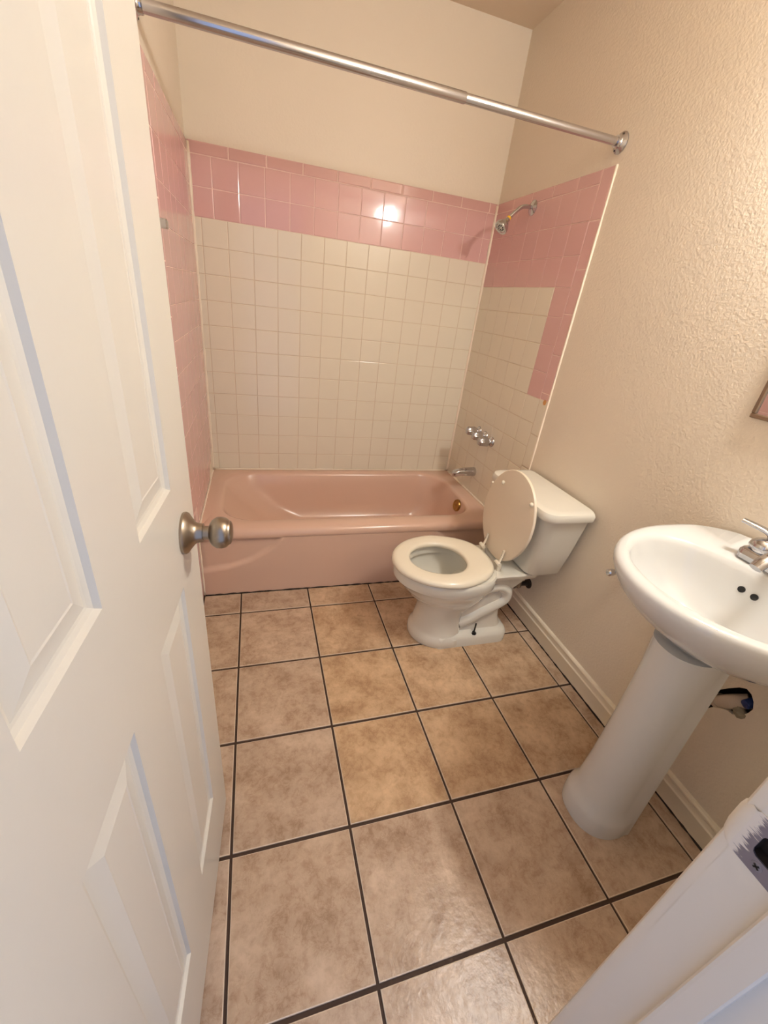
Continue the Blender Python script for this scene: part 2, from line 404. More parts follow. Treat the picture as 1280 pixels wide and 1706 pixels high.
while zz > 0.01:
    zn = max(zz - 0.157, 0.002); wtile('left', wall_left, YEDGE, -0.7605, zn, zz, 'pink_tile', name='edge_tile', c=0.004); zz = zn
# caulk
def bead(wall, path, r, seed=0, name='caulk_bead', mt='caulk'):
    rnd = random.Random(seed); P = catmull(path, 10)
    rr = [r * (0.8 + 0.45 * rnd.random()) for _ in P]
    bm = bmesh.new(); sweep(bm, P, [(v, v) for v in rr], 8); return obj(name, bm, mt, wall, smooth=180)
bead(wall_back, [(XL + 0.003, -0.001, z) for z in (ZTUB + .004, 0.6, 0.9, 1.2, 1.5, 1.795)], 0.0075, 1)
bead(wall_back, [(XR - 0.003, -0.001, z) for z in (ZTUB + .004, 0.6, 0.9, 1.2, 1.5, 1.795)], 0.0085, 2)
bead(wall_right, [(0.001, YEDGE - 0.0015, z) for z in (0.11, 0.5, 0.9, 1.3, ZCAP)], 0.0042, 3)
# chip in the tile glaze on the right wall
bm = bmesh.new(); lathe(bm, (XW - TH + 0.001, -0.800, 0.982), (-1, 0, 0), [(0, 0.013), (0.0016, 0.011), (0.002, 0.004)], 7)
obj('glaze_chip', bm, 'orange', wall_right)

# ------------------------------------------------------------------ baseboards
def baseboard(name, x, sgn, y0, y1, label):
    prof = [(0, 0), (0.013, 0), (0.013, 0.058), (0.0145, 0.062), (0.0145, 0.066), (0.011, 0.070), (0.0095, 0.076), (0.0095, 0.084), (0.0115, 0.088), (0.0115, 0.094), (0.008, 0.099), (0.0, 0.1015)]
    bm = bmesh.new()
    loft(bm, [[Vector((x + sgn * a, y, z)) for a, z in prof] for y in (y0, y1)], True, True, True)
    return struct(name, bm, 'trim', label, 'baseboard', smooth=25)
bb = baseboard('baseboard_right', XW, -1, YF, YEDGE - 0.006, 'cream ridged baseboard running below the textured wall')
rnd = random.Random(5)
bm = bmesh.new()
P = [Vector((XW - 0.0135, y, 0.001)) for y in [YEDGE - 0.01 - 0.02 * k for k in range(70)] if y > YF]
sweep(bm, P, [(0.0022 + 0.003 * rnd.random(),) * 2 for _ in P], 6)
obj('grout_line', bm, 'dark', bb, smooth=180, label='dark dirty gap along the floor')
baseboard('baseboard_left', XL - 0.006, 1, YF, YEDGE - 0.004, 'cream baseboard on the wall hidden behind the door')

# ------------------------------------------------------------------ bathtub
tub = empty('bathtub', (-0.7327, -0.36, 0), 'pink enamelled bathtub between the tiled walls', 'bathtub')
bm = bmesh.new()
e = 0.001
X0, X1 = XL + e, XR - 0.004
rings = [rrect(X0, X1, YT + 0.004, -e, 0.003, 0.296), rrect(X0, X1, YT, -e, 0.003, 0.306), rrect(X0, X1, YT + 0.002, -e, 0.003, 0.322), rrect(X0, X1, YT + 0.010, -e, 0.003, 0.334), rrect(X0, X1, YT + 0.024, -e, 0.003, 0.340),
         rrect(X0 + 0.04, X1 - 0.05, -0.660, -0.022, 0.14, 0.3405),
         rrect(-1.397, -0.082, -0.626, -0.040, (0.16, 0.17, 0.17, 0.16), 0.3395),
         rrect(-1.388, -0.090, -0.617, -0.049, (0.155, 0.165, 0.165, 0.155), 0.335),
         rrect(-1.378, -0.096, -0.608, -0.057, (0.15, 0.16, 0.16, 0.15), 0.322),
         rrect(-1.345, -0.108, -0.596, -0.070, (0.14, 0.15, 0.15, 0.14), 0.27),
         rrect(-1.22, -0.135, -0.582, -0.088, (0.13, 0.14, 0.14, 0.13), 0.15),
         rrect(-1.10, -0.160, -0.565, -0.105, (0.12, 0.14, 0.14, 0.12), 0.075),
         rrect(-1.02, -0.200, -0.535, -0.135, (0.10, 0.12, 0.12, 0.10), 0.052),
         rrect(-0.90, -0.300, -0.45, -0.22, 0.08, 0.046)]
loft(bm, rings, True, False, True)
obj('basin', bm, 'tub', tub, smooth=60)
# apron: a shallow arched panel stands proud of the recessed corners
bm = bmesh.new(); nx, nz = 160, 34; G = []
def zc(x):
    d = abs(x + 0.7327); d = d - 0.3703          # distance past the start of the curve
    if d < 0: return 0.40
    pts = [(0, 0.323), (0.033, 0.275), (0.066, 0.240), (0.146, 0.186), (0.238, 0.153), (0.37, 0.135)]
    for (a, za), (b_, zb) in zip(pts[:-1], pts[1:]):
        if d <= b_: return za + (zb - za) * (d - a) / (b_ - a)
    return 0.135
for i in range(nx + 1):
    x = X0 + (X1 - X0) * i / nx; row = []
    for j in range(nz + 1):
        z = 0.298 * j / nz
        dd = zc(x) - z
        s = smooth01(0.5 + dd / 0.018)
        row.append(bm.verts.new((x, YT + 0.017 - 0.0155 * s, z)))
    G.append(row)
for i in range(nx):
    for j in range(nz): bm.faces.new((G[i][j], G[i + 1][j], G[i + 1][j + 1], G[i][j + 1]))
bk = [[bm.verts.new((x, YT + 0.03, z)) for z in (0, 0.298)] for x in (X0, X1)]
bm.faces.new((bk[0][0], bk[0][1], bk[1][1], bk[1][0]))
obj('apron', bm, 'tub', tub, smooth=60, label='front panel with arched corners')
bm = bmesh.new()
lathe(bm, (-0.104, -0.420, 0.290), (-1, 0, 0.16), [(0, 0.035), (0.008, 0.036), (0.013, 0.033), (0.0135, 0.028), (0.0105, 0.024), (0.0115, 0.006), (0.013, 0.0)], 28, True, False)
ov = obj('overflow_plate', bm, 'brass', tub, smooth=40, label='round brass overflow plate')
bm = bmesh.new(); lathe(bm, (-0.116, -0.420, 0.292), (-1, 0, 0.16), [(0, 0.005), (0.003, 0.0045), (0.0035, 0.001)], 10); obj('screw', bm, 'brass', ov)
bead(tub, [(x, -0.0064, ZTUB + 0.0035) for x in (X0 + .016, -1.1, -0.7, -0.3, X1 - .016)], 0.0048, 11)
bead(tub, [(XR - 0.0065, y, ZTUB + 0.0025) for y in (-0.02, -0.2, -0.45, YT + 0.02)], 0.0055, 12)
bead(tub, [(XL + 0.003, y, ZTUB + 0.002) for y in (-0.02, -0.06, -0.2, -0.45, YT + 0.02)] + [(XL + 0.003, YT - 0.001, 0.325), (XL + 0.003, YT - 0.002, 0.2), (XL + 0.003, YT - 0.001, 0.01)], 0.0045, 13)
bm = bmesh.new()   # smeared caulk in the far left corner
pl = [(-0.014, 0.342), (-0.17, 0.342), (-0.13, 0.385), (-0.06, 0.412), (-0.014, 0.47)]
a = [bm.verts.new((XL + 0.0004, y, z)) for y, z in pl]; c_ = [bm.verts.new((XL + 0.002, y * 0.96, 0.342 + (z - 0.342) * 0.96)) for y, z in pl]
bm.faces.new(c_)
for i in range(5): bm.faces.new((a[i], a[(i + 1) % 5], c_[(i + 1) % 5], c_[i]))
obj('caulk_smear', bm, 'caulk', tub)
rnd = random.Random(9); bm = bmesh.new()
P = [Vector((X0 + 0.005 + 0.02 * k, YT - 0.0005, 0.001)) for k in range(72)]
sweep(bm, P, [(0.002 + 0.0035 * rnd.random(),) * 2 for _ in P], 6)
obj('grout_line', bm, 'dark', tub, smooth=180, label='dark grimy joint at the floor')

# ------------------------------------------------------------------ shower fittings
sr = empty('shower_rod', (-0.73, -0.808, 1.863), 'polished telescoping shower rod spanning above the bathtub', 'shower rod')
ya, za = -0.808, 1.863
bm = bmesh.new(); lathe(bm, (-0.585, ya, za), (-1, 0, 0), [(0, 0.0128), (0.002, 0.0142), (0.868, 0.0142)], 28); obj('outer_tube', bm, 'rod', sr, smooth=40)
bm = bmesh.new(); lathe(bm, (-0.60, ya, za), (1, 0, 0), [(0, 0.0124), (0.597, 0.0124)], 28); obj('inner_tube', bm, 'rod', sr, smooth=40)
for xx, s in ((XW - 0.0005, -1), (XL - 0.0055, 1)):
    bm = bmesh.new(); lathe(bm, (xx, ya, za), (s, 0, 0), [(0, 0.031), (0.004, 0.031), (0.009, 0.027), (0.011, 0.021), (0.015, 0.018), (0.024, 0.0172), (0.024, 0.0143)], 28)
    fl = obj('flange', bm, 'chrome', sr, smooth=35)
    for dz in (-1, 1):
        bm = bmesh.new(); lathe(bm, (xx + s * 0.008, ya - 0.012 * dz, za + 0.02 * dz), (s, 0, 0), [(0, 0.0035), (0.003, 0.003), (0.0035, 0.001)], 8); obj('screw', bm, 'black', fl)
sh = empty('shower_fixture', (0, -0.345, 1.742), 'small chrome shower head on a bent arm in the pink tiling', 'shower head')
xt = XW - TH
bm = bmesh.new(); lathe(bm, (xt, -0.345, 1.742), (-1, 0, 0), [(0, 0.030), (0.003, 0.030), (0.008, 0.024), (0.012, 0.014), (0.014, 0.010)], 28); obj('flange', bm, 'chrome', sh, smooth=40)
P = catmull([(xt, -0.345, 1.742), (-0.035, -0.345, 1.742), (-0.060, -0.345, 1.736), (-0.085, -0.345, 1.716), (-0.115, -0.345, 1.685)], 8)
bm = bmesh.new(); sweep(bm, P, 0.0085, 14); obj('arm', bm, 'chrome', sh, smooth=60)
hd = Vector((-0.62, -0.12, -0.78)).normalized(); hp = Vector((-0.113, -0.345, 1.687))
bm = bmesh.new(); lathe(bm, hp - hd * 0.006, hd, [(0, 0.0095), (0.006, 0.0102), (0.010, 0.0095)], 12); obj('thread_tape', bm, 'tape', sh, smooth=50, label='yellow thread tape')
bm = bmesh.new(); lathe(bm, hp + hd * 0.004, hd, [(0, 0.010), (0.008, 0.012), (0.014, 0.013), (0.018, 0.018), (0.036, 0.030), (0.046, 0.032), (0.052, 0.031), (0.052, 0.024), (0.049, 0.021), (0.049, 0.0)], 28, True, False)
h = obj('spray_cone', bm, 'chrome', sh, smooth=35)
_, hu, hv_ = frame_axes(hd)
for k in range(8):
    a = 2 * PI * k / 8
    bm = bmesh.new(); lathe(bm, hp + hd * 0.0525 + (hu * math.cos(a) + hv_ * math.sin(a)) * 0.0125, hd, [(0, 0.003), (0.003, 0.0022), (0.0032, 0.0005)], 8); obj('nozzle', bm, 'rubber', h)

def valve(y, z, label):
    v = empty('tub_valve_handle', (xt, y, z), label, 'faucet handle', 'fluted chrome valve handles above the tub spout')
    bm = bmesh.new(); lathe(bm, (xt, y, z), (-1, 0, 0), [(0, 0.027), (0.003, 0.027), (0.010, 0.022), (0.016, 0.016), (0.018, 0.012)], 24); obj('escutcheon', bm, 'chrome', v, smooth=40)
    bm = bmesh.new(); lathe(bm, (xt - 0.016, y, z), (-1, 0, 0), [(0, 0.012), (0.006, 0.020), (0.012, 0.0235), (0.056, 0.0215), (0.063, 0.017), (0.065, 0.0)], 48, True, False, 6, 0.10); obj('grip', bm, 'chrome', v, smooth=50)
valve(-0.305, 0.703, 'fluted chrome valve handle farthest from the toilet, nearest the tub corner')
valve(-0.382, 0.698, 'middle one of three fluted chrome valve handles above the tub spout')
valve(-0.458, 0.690, 'fluted chrome valve handle nearest the toilet')
sp = empty('tub_spout', (xt, -0.345, 0.472), 'tapered chrome tub spout below the valve handles', 'spout')
bm = bmesh.new()
rings = []
for t, rw, rt, rb, dz in ((0, .0265, .026, .027, 0), (.004, .0275, .027, .028, 0), (.02, .027, .0265, .027, 0), (.06, .024, .023, .025, 0), (.10, .0215, .018, .026, -.001), (.122, .020, .012, .027, -.003), (.132, .016, .004, .026, -.005), (.135, .010, -.004, .022, -.006)):
    rings.append([Vector((xt - t, -0.345 + rw * math.cos(2 * PI * k / 24), 0.472 + dz + (rt if math.sin(2 * PI * k / 24) > 0 else rb) * math.sin(2 * PI * k / 24))) for k in range(24)])
loft(bm, rings, True, True, True); obj('spout_body', bm, 'chrome', sp, smooth=50)
bm = bmesh.new(); lathe(bm, (xt - 0.117, -0.345, 0.452), (0, 0, -1), [(0, 0.012), (0.006, 0.012), (0.006, 0.009)], 16); obj('outlet', bm, 'chrome', sp)
br = empty('towel_bar_post', (XL, -0.845, 1.42), 'square chrome towel bar post on the pink wall beside the door', 'towel bar')
bm = bmesh.new(); box(bm, XL - 0.006, XL + 0.003, -0.862, -0.828, 1.405, 1.437, 0.002); obj('wall_plate', bm, 'chrome', br)
bm = bmesh.new(); box(bm, XL + 0.003, XL + 0.030, -0.857, -0.833, 1.409, 1.433, 0.003); obj('post', bm, 'chrome', br)

# ------------------------------------------------------------------ toilet
YC = -1.085
toi = empty('toilet', (-0.36, YC, 0), 'white toilet with its lid raised beside the bathtub', 'toilet')
def egg(ff, fb, wd, z, n=48, pw=2.0, bw=2.6, yc=YC, back_taper=1.0):
    """egg ring: front ff, back fb (distances from the right wall), half width wd"""
    cf = fb + (ff - fb) * 0.46; out = []
    for k in range(n):
        a = 2 * PI * k / n; c, s = math.cos(a), math.sin(a)
        p = pw if c > 0 else bw
        m_ = (abs(c) ** p + abs(s) ** p) ** (-1 / p)
        c2, s2 = c * m_, s * m_
        f = cf + (c2 * (ff - cf) if c > 0 else c2 * (cf - fb))
        l = s2 * wd * (1 if c > 0 else 1 - (1 - back_taper) * abs(c2))
        out.append(Vector((-f, yc + l, z)))
    return out
bm = bmesh.new()
rings = [egg(.584, .33, .118, 0.0), egg(.590, .33, .122, .012), egg(.588, .33, .121, .040), egg(.578, .36, .112, .052), egg(.572, .385, .106, .066, bw=6), egg(.562, .395, .100, .13, bw=7), egg(.566, .390, .103, .185, bw=6),
         egg(.590, .31, .116, .220, bw=3), egg(.630, .30, .142, .252), egg(.660, .29, .160, .285), egg(.676, .28, .170, .310), egg(.684, .275, .174, .3145), egg(.692, .27, .179, .322), egg(.694, .27, .180, .350), egg(.692, .27, .179, .364), egg(.685, .275, .173, .371),
         egg(.650, .36, .138, .371), egg(.640, .37, .128, .364), egg(.638, .372, .126, .335), egg(.655, .36, .14, .326), egg(.650, .36, .138, .29), egg(.62, .37, .115, .235), egg(.57, .39, .07, .19), egg(.53, .41, .04, .172)]
loft(bm, rings, True, True, True)
bowl = obj('bowl', bm, 'toilet', toi, smooth=38)
bm = bmesh.new()
loft(bm, [egg(.575, .400, .085, .212, 32), egg(.574, .401, .084, .2125, 32)], True, True, True); obj('water', bm, 'water', bowl)
# foot plate, trapway and rear deck
bm = bmesh.new()
def foot(i, z, x1=-.150, hw=.118, r=.05, x0=-.50): return rrect(x0, x1 - i, YC - hw + i, YC + hw - i, (r, .02, .02, r), z, 6)
loft(bm, [foot(0, 0), foot(0, .040), foot(.006, .052), foot(.014, .057), foot(0, .066, -.178, .086, .04), foot(0, .11, -.192, .080, .04, -.46), foot(0, .18, -.202, .084, .04, -.41), foot(0, .25, -.205, .085, .03, -.335), foot(0, .34, -.18, .085, .03, -.33)], True, True, True)
obj('foot_plate', bm, 'toilet', bowl, smooth=38)
bm = bmesh.new()
P = catmull([(-.44, YC, .150), (-.41, YC, .185), (-.362, YC, .240), (-.305, YC, .278), (-.248, YC, .286), (-.203, YC, .256), (-.204, YC, .214), (-.248, YC, .184), (-.300, YC, .156), (-.35, YC, .124), (-.40, YC, .102)], 7)
rr = []
for k in range(len(P)):
    t = k / (len(P) - 1); rr.append((0.099 + 0.005 * math.sin(PI * t), 0.041 + 0.008 * smooth01((t - .6) / .15)))
sweep(bm, P, rr, 20, side=(0, 1, 0)); obj('trapway', bm, 'toilet', bowl, smooth=70)
bm = bmesh.new()
loft(bm, [rrect(-.30, -.185, YC - .075, YC + .075, .02, .19, 6), rrect(-.32, -.165, YC - .082, YC + .082, .02, .27, 6), rrect(-.35, -.13, YC - .098, YC + .098, .02, .325, 6), rrect(-.36, -.10, YC - .118, YC + .118, .02, .345, 6), rrect(-.36, -.095, YC - .122, YC + .122, .02, .362, 6), rrect(-.355, -.10, YC - .118, YC + .118, .018, .368, 6)], True, True, True)
obj('rear_deck', bm, 'toilet', bowl, smooth=40)
for s in (-1, 1):
    bm = bmesh.new(); lathe(bm, (-.325, YC + s * .102, .050), (0, 0, 1), [(0, .0035), (.060, .0035)], 10)
    bt = obj('floor_bolt', bm, 'black', toi, label='black upright floor bolt')
    bm = bmesh.new(); lathe(bm, (-.325, YC + s * .102, .054), (0, 0, 1), [(0, .012), (.004, .012), (.005, .007), (.010, .007), (.011, .004)], 8); obj('washer', bm, 'black', bt)
# seat ring
bm = bmesh.new()
def seat_ring(i, z, inner=False):
    if inner: return egg(.632 + i, .398 - i, .108 + i, z, 48, 2.0, 2.2)
    return egg(.706 - i, .283 + i, .186 - i, z, 48, 2.0, 2.7, back_taper=.80)
rings = [seat_ring(.004, .3725), seat_ring(0, .378), seat_ring(.001, .386), seat_ring(.008, .394), seat_ring(.022, .398), seat_ring(.014, .3975, True), seat_ring(.004, .394, True), seat_ring(0, .386, True), seat_ring(.002, .376, True), seat_ring(.006, .3725, True)]
rings.append(rings[0]); R = [[bm.verts.new(p) for p in r] for r in rings[:-1]]
for q in range(len(R)):
    a, c_ = R[q], R[(q + 1) % len(R)]
    for i in range(48): bm.faces.new((a[i], a[(i + 1) % 48], c_[(i + 1) % 48], c_[i]))
obj('seat', bm, 'seat', toi, smooth=60)
# raised lid
bm = bmesh.new()
HX, HZ = -.262, .392
th_ = math.radians(4.5); Lh = .378
up = Vector((math.sin(th_), 0, math.cos(th_))); fw = Vector((-math.cos(th_), 0, math.sin(th_)))
def lid_ring(i, d, n=56):
    out = []
    for k in range(n):
        a = 2 * PI * k / n; c, s = math.cos(a), math.sin(a)
        p = 2.05 if c > 0 else 2.5
        m_ = (abs(c) ** p + abs(s) ** p) ** (-1 / p)
        t = .185 + c * m_ * ((Lh - .185) if c > 0 else .185) * (1 - i / .19)
        l = s * m_ * (.172 - i) * (1 if c > 0 else 1 - .26 * (abs(c * m_)) ** 1.5)
        out.append(Vector((HX, YC, HZ)) + up * t + Vector((0, l, 0)) + fw * d)
    return out
loft(bm, [lid_ring(.004, -.009), lid_ring(0, -.006), lid_ring(0, .0), lid_ring(.002, .003), lid_ring(.006, .004)], True, True, True)
lid = obj('lid', bm, 'lid', toi, smooth=40, label='raised oval lid with beige underside')
for t, l in ((.300, .084), (.300, -.122), ):
    bm = bmesh.new(); c_ = Vector((HX, YC, HZ)) + up * t + Vector((0, l, 0)) + fw * .004
    lathe(bm, c_, fw, [(0, .0085), (.004, .0085), (.008, .006), (.0095, 0.0)], 14, True, False); obj('bumper', bm, 'seat', lid, smooth=50, label='white rubber bumper')
# hinges
for l in (.062, -.075):
    bm = bmesh.new(); y = YC + l
    lathe(bm, (-.283, y - .016, .404), (0, 1, 0), [(0, .007), (.002, .0085), (.030, .0085), (.032, .007)], 14)
    hg = obj('hinge', bm, 'seat', toi, smooth=40, label='white plastic hinge')
    bm = bmesh.new(); lathe(bm, (-.272, y, .368), (0, 0, 1), [(0, .011), (.024, .010), (.030, .0085)], 14); obj('hinge_post', bm, 'seat', hg, smooth=40)
    bm = bmesh.new(); sweep(bm, catmull([(-.283, y - .004, .404), (-.277, y - .003, .418), (-.2715, y - .001, .438), (-.2685, y, .462)], 5), (.0062, .004), 10, side=(0, 1, 0)); ha = obj('hinge_arm', bm, 'seat', hg, smooth=50)
    for q in (.440, .455):
        bm = bmesh.new(); lathe(bm, (-.2735 + (q - .44) * .18, y, q), (-1, 0, 0.1), [(0, .0024), (.0016, .0022)], 8); obj('screw', bm, 'steel', hg)
# tank
YK = -1.066
tank = None
bm = bmesh.new()
def tk(x0, x1, hw, z): return rrect(x0, x1, YK - hw, YK + hw, (.012, .045, .045, .012), z, 6)
loft(bm, [tk(-.150, -.045, .135, .366), tk(-.170, -.030, .155, .372), tk(-.176, -.026, .163, .384), tk(-.186, -.022, .182, .48), tk(-.198, -.018, .200, .60), tk(-.204, -.016, .208, .652)], True, True, True)
tank = obj('tank', bm, 'toilet', toi, smooth=38)
bm = bmesh.new()
def tl(i, z): return rrect(-.222 + i, -.008 - min(i, .004), YK - .224 + i, YK + .224 - i, (.016, .052, .052, .016), z, 6)
loft(bm, [tl(.012, .650), tl(.002, .653), tl(0, .660), tl(0, .674), tl(.004, .684), tl(.014, .689), tl(.03, .690)], True, True, True)
obj('tank_lid', bm, 'toilet', tank, smooth=40)
bm = bmesh.new(); lathe(bm, (-.198, YK + .172, .622), (-1, 0, 0), [(0, .014), (.006, .014), (.010, .010), (.022, .009), (.026, .006)], 16)
fh = obj('flush_handle', bm, 'seat', tank, smooth=40, label='white flush handle')
bm = bmesh.new(); sweep(bm, catmull([(-.222, YK + .172, .622), (-.232, YK + .160, .632), (-.236, YK + .148, .655)], 5), [(.005, .009)] * 11, 10, side=(1, 0, 0)); obj('handle_arm', bm, 'seat', fh, smooth=50)
# water shut-off behind the toilet
sv = empty('water_shutoff_valve', (XW, -1.045, .19), 'small dark shut-off valve and hose on the wall behind the toilet', 'valve')
bm = bmesh.new(); lathe(bm, (XW, -1.045, .190), (-1, 0, 0), [(0, .026), (.003, .025), (.007, .012), (.045, .010)], 18); obj('stub_pipe', bm, 'rubber', sv, smooth=40)
bm = bmesh.new(); lathe(bm, (-.050, -1.045, .172), (0, 0, 1), [(0, .010), (.006, .014), (.030, .014), (.036, .010), (.050, .009)], 16); vb = obj('valve_body', bm, 'nickel', sv, smooth=40)
bm = bmesh.new(); lathe(bm, (-.062, -1.045, .188), (-1, -.3, 0), [(0, .006), (.012, .006), (.012, .015), (.020, .015), (.022, .010)], 14); obj('turn_knob', bm, 'nickel', vb, smooth=40)
bm = bmesh.new(); sweep(bm, catmull([(-.050, -1.045, .220), (-.052, -1.05, .25), (-.062, -1.07, .29), (-.066, -1.085, .33), (-.068, -1.09, .3635)], 6), .0075, 10); obj('supply_hose', bm, 'rubber', sv, smooth=60)
tp = empty('paper_holder_post', (XW, -1.475, .57), 'small chrome paper holder post on the wall behind the sink', 'paper holder')
bm = bmesh.new(); lathe(bm, (XW, -1.480, .570), (-1, 0, 0), [(0, .022), (.005, .022), (.008, .013)], 18); obj('wall_plate', bm, 'chrome', tp, smooth=40)
bm = bmesh.new(); lathe(bm, (XW - .006, -1.478, .568), (-1, 0, 0), [(0, .010), (.056, .009), (.060, .012), (.076, .012), (.080, .008)], 18); obj('post', bm, 'chrome', tp, smooth=40)

# ------------------------------------------------------------------ pedestal sink
YS = -1.883
snk = empty('pedestal_sink', (-.25, YS, 0), 'white pedestal sink against the textured wall', 'sink')
N = 64
def oval(cx, a, bk_, b_, z, n=N, pf=2.0, pb=4.0, yc=YS):
    out = []
    for k in range(n):
        t = 2 * PI * k / n; c, s = math.cos(t), math.sin(t); p = pf if c > 0 else pb
        m_ = (abs(c) ** p + abs(s) ** p) ** (-1 / p)
        out.append(Vector((cx - (c * m_ * a if c > 0 else c * m_ * bk_), yc + s * m_ * b_, z)))
    return out
bm = bmesh.new()
BK = -.006
rings = []
for (ax, ab, z, pb) in ((.05, .07, .640, 2.2), (.072, .085, .650, 2.4), (.135, .132, .676, 2.6), (.200, .180, .710, 3), (.252, .217, .748, 3.5), (.290, .240, .785, 4), (.304, .248, .806, 4.5), (.313, .2525, .822, 5), (.315, .254, .832, 5), (.312, .2525, .840, 5), (.305, .2475, .8445, 5), (.293, .239, .846, 5)):
    cx = -.155; bk_ = -cx + BK
    if z < .78: bk_ = max(.04, (-cx + BK) * (0.30 + 0.70 * smooth01((z - .64) / .13)))
    rings.append(oval(cx if z > .70 else -.165, ax, bk_, ab, z, pb=pb))
# rim to basin opening
for (cx, a, bk_, b_, z) in ((-.250, .186, .132, .208, .8455), (-.250, .179, .125, .201, .841), (-.250, .172, .119, .194, .829), (-.250, .164, .113, .186, .80), (-.250, .145, .102, .165, .76), (-.25, .110, .082, .125, .722), (-.25, .070, .058, .075, .700), (-.25, .03, .03, .03, .692)):
    rings.append(oval(cx, a, bk_, b_, z, pb=2.2))
# raised ledge at the back
for r in rings[9:13]:
    for v in r: v.z += 0.020 * smooth01((v.x + .13) / .09) * smooth01((.262 - abs(v.y - YS)) / .13)
loft(bm, rings, True, True, True)
basin = obj('basin', bm, 'ceramic', snk, smooth=75)
bm = bmesh.new(); lathe(bm, (-.25, YS, .6915), (0, 0, 1), [(0, .024), (.003, .023), (.0035, .016), (.001, .015), (.001, .0)], 24, True, False); obj('drain', bm, 'chrome', basin, smooth=40)
for yy in (-1.858, -1.887):
    bm = bmesh.new(); lathe(bm, (-.1375, yy, .7975), (-1, 0, .18), [(0, .0075), (.0035, .0075)], 16); obj('overflow_hole_shade', bm, 'black', basin, label='black disc painted as the shade inside a round overflow hole')  # solid black disc, the hole's inner shade put into its colour
# pedestal, D-shaped in plan and open at the back
bm = bmesh.new()
def ped(hw, fr, bk_, z):
    hb = .0885 - .020 * (z / .65)
    out = [Vector((bk_, YS - hb, z)), Vector((bk_ - .012, YS - hb + .0015, z))]
    n = 22; x0_ = bk_ - .034
    for k in range(n + 1):
        a = -PI / 2 + PI * k / n
        c, s = math.cos(a), math.sin(a); p = 2.3; m_ = (abs(c) ** p + abs(s) ** p) ** (-1 / p)
        out.append(Vector((x0_ - (x0_ - fr) * c * m_, YS + hw * s * m_, z)))
    out += [Vector((bk_ - .012, YS + hb - .0015, z)), Vector((bk_, YS + hb, z))]
    return out
rr = [(.090, -.338, -.200, 0), (.091, -.340, -.200, .020), (.090, -.338, -.200, .055), (.087, -.334, -.200, .066), (.081, -.327, -.200, .080), (.0765, -.320, -.200, .11), (.073, -.315, -.199, .20), (.070, -.314, -.198, .35), (.0675, -.317, -.196, .48), (.067, -.322, -.194, .58), (.070, -.327, -.192, .64), (.072, -.330, -.19, .668)]
loft(bm, [ped(*q) for q in rr], True, True, True)
obj('pedestal', bm, 'ceramic', snk, smooth=35)
# faucet
XF = -.085; ZD = .8605
bm = bmesh.new()
loft(bm, [rrect(XF - .030 + i, XF + .026 - i, YS - .090 + i, YS + .090 - i, .014 - i * .5, z, 6) for i, z in ((0, ZD - .008), (0, ZD + .010), (.004, ZD + .017), (.010, ZD + .020))], True, True, True)
fa = obj('faucet', bm, 'chrome', snk, smooth=40, label='chrome two-lever faucet')
bm = bmesh.new()
sweep(bm, catmull([(XF + .005, YS, ZD + .015), (XF - .010, YS, ZD + .038), (XF - .045, YS, ZD + .046), (XF - .085, YS, ZD + .034), (XF - .105, YS, ZD + .018)], 6), [(.019 - .006 * k / 24, .016 - .006 * k / 24) for k in range(25)], 16, side=(0, 1, 0)); obj('spout', bm, 'chrome', fa, smooth=60)
for s in (1, -1):
    hy = YS + s * .056
    bm = bmesh.new(); lathe(bm, (XF, hy, ZD + .014), (0, 0, 1), [(0, .024), (.010, .023), (.011, .029), (.014, .0305), (.022, .0285), (.030, .022), (.035, .012), (.036, .0)], 28, True, False); hb = obj('handle_dome', bm, 'chrome', fa, smooth=45)
    P = catmull([(XF + .002, hy - s * .002, ZD + .042), (XF + .004, hy + s * .000, ZD + .055), (XF + .0, hy + s * .010, ZD + .064), (XF - .008, hy + s * .030, ZD + .068), (XF - .018, hy + s * .058, ZD + .071)], 6)
    bm = bmesh.new(); sweep(bm, P, [(.0085 + .002 * math.sin(PI * k / 24), .0085 - .0035 * smooth01(k / 14)) for k in range(25)], 12); obj('lever', bm, 'chrome', fa, smooth=60)

# broken-wall plumbing under the sink
pp = empty('drain_stub', (.03, -1.90, .43), 'pale drain pipe stub inside the broken wall under the sink', 'pipe')
bm = bmesh.new(); sweep(bm, catmull([(.030, -1.874, .398), (.020, -1.888, .416), (.016, -1.904, .438), (.034, -1.926, .462)], 5), [(.0195, .0195)] * 16, 16); obj('pipe_body', bm, 'pipe', pp, smooth=60)
bm = bmesh.new(); d_ = Vector((-.014, -.02, .027)); lathe(bm, Vector((.030, -1.872, .396)), d_, [(0, .022), (.010, .023), (.014, .022)], 18); obj('collar', bm, 'pipe', pp, smooth=40)
bm = bmesh.new(); lathe(bm, (.024, -1.936, .474), (-1, .1, -.3), [(0, .012), (.024, .012), (.026, .009)], 10); tag(obj('blue_pipe_cap', bm, 'blue', None, smooth=40, base=(.03, -1.934, .47)), 'small blue plastic cap in the broken wall hole', 'pipe cap')
bm = bmesh.new()
bmesh.ops.create_icosphere(bm, subdivisions=2, radius=.015)
rnd = random.Random(3)
for v in bm.verts: v.co = Vector((v.co.x * .8, v.co.y * 1.2, v.co.z)) * (0.8 + .45 * rnd.random()) + Vector((.010, -1.934, .432))
tag(obj('plaster_chunk', bm, 'rubble', None, base=(.010, -1.934, .432)), 'grey chunk of loose plaster at the broken wall hole', 'plaster')

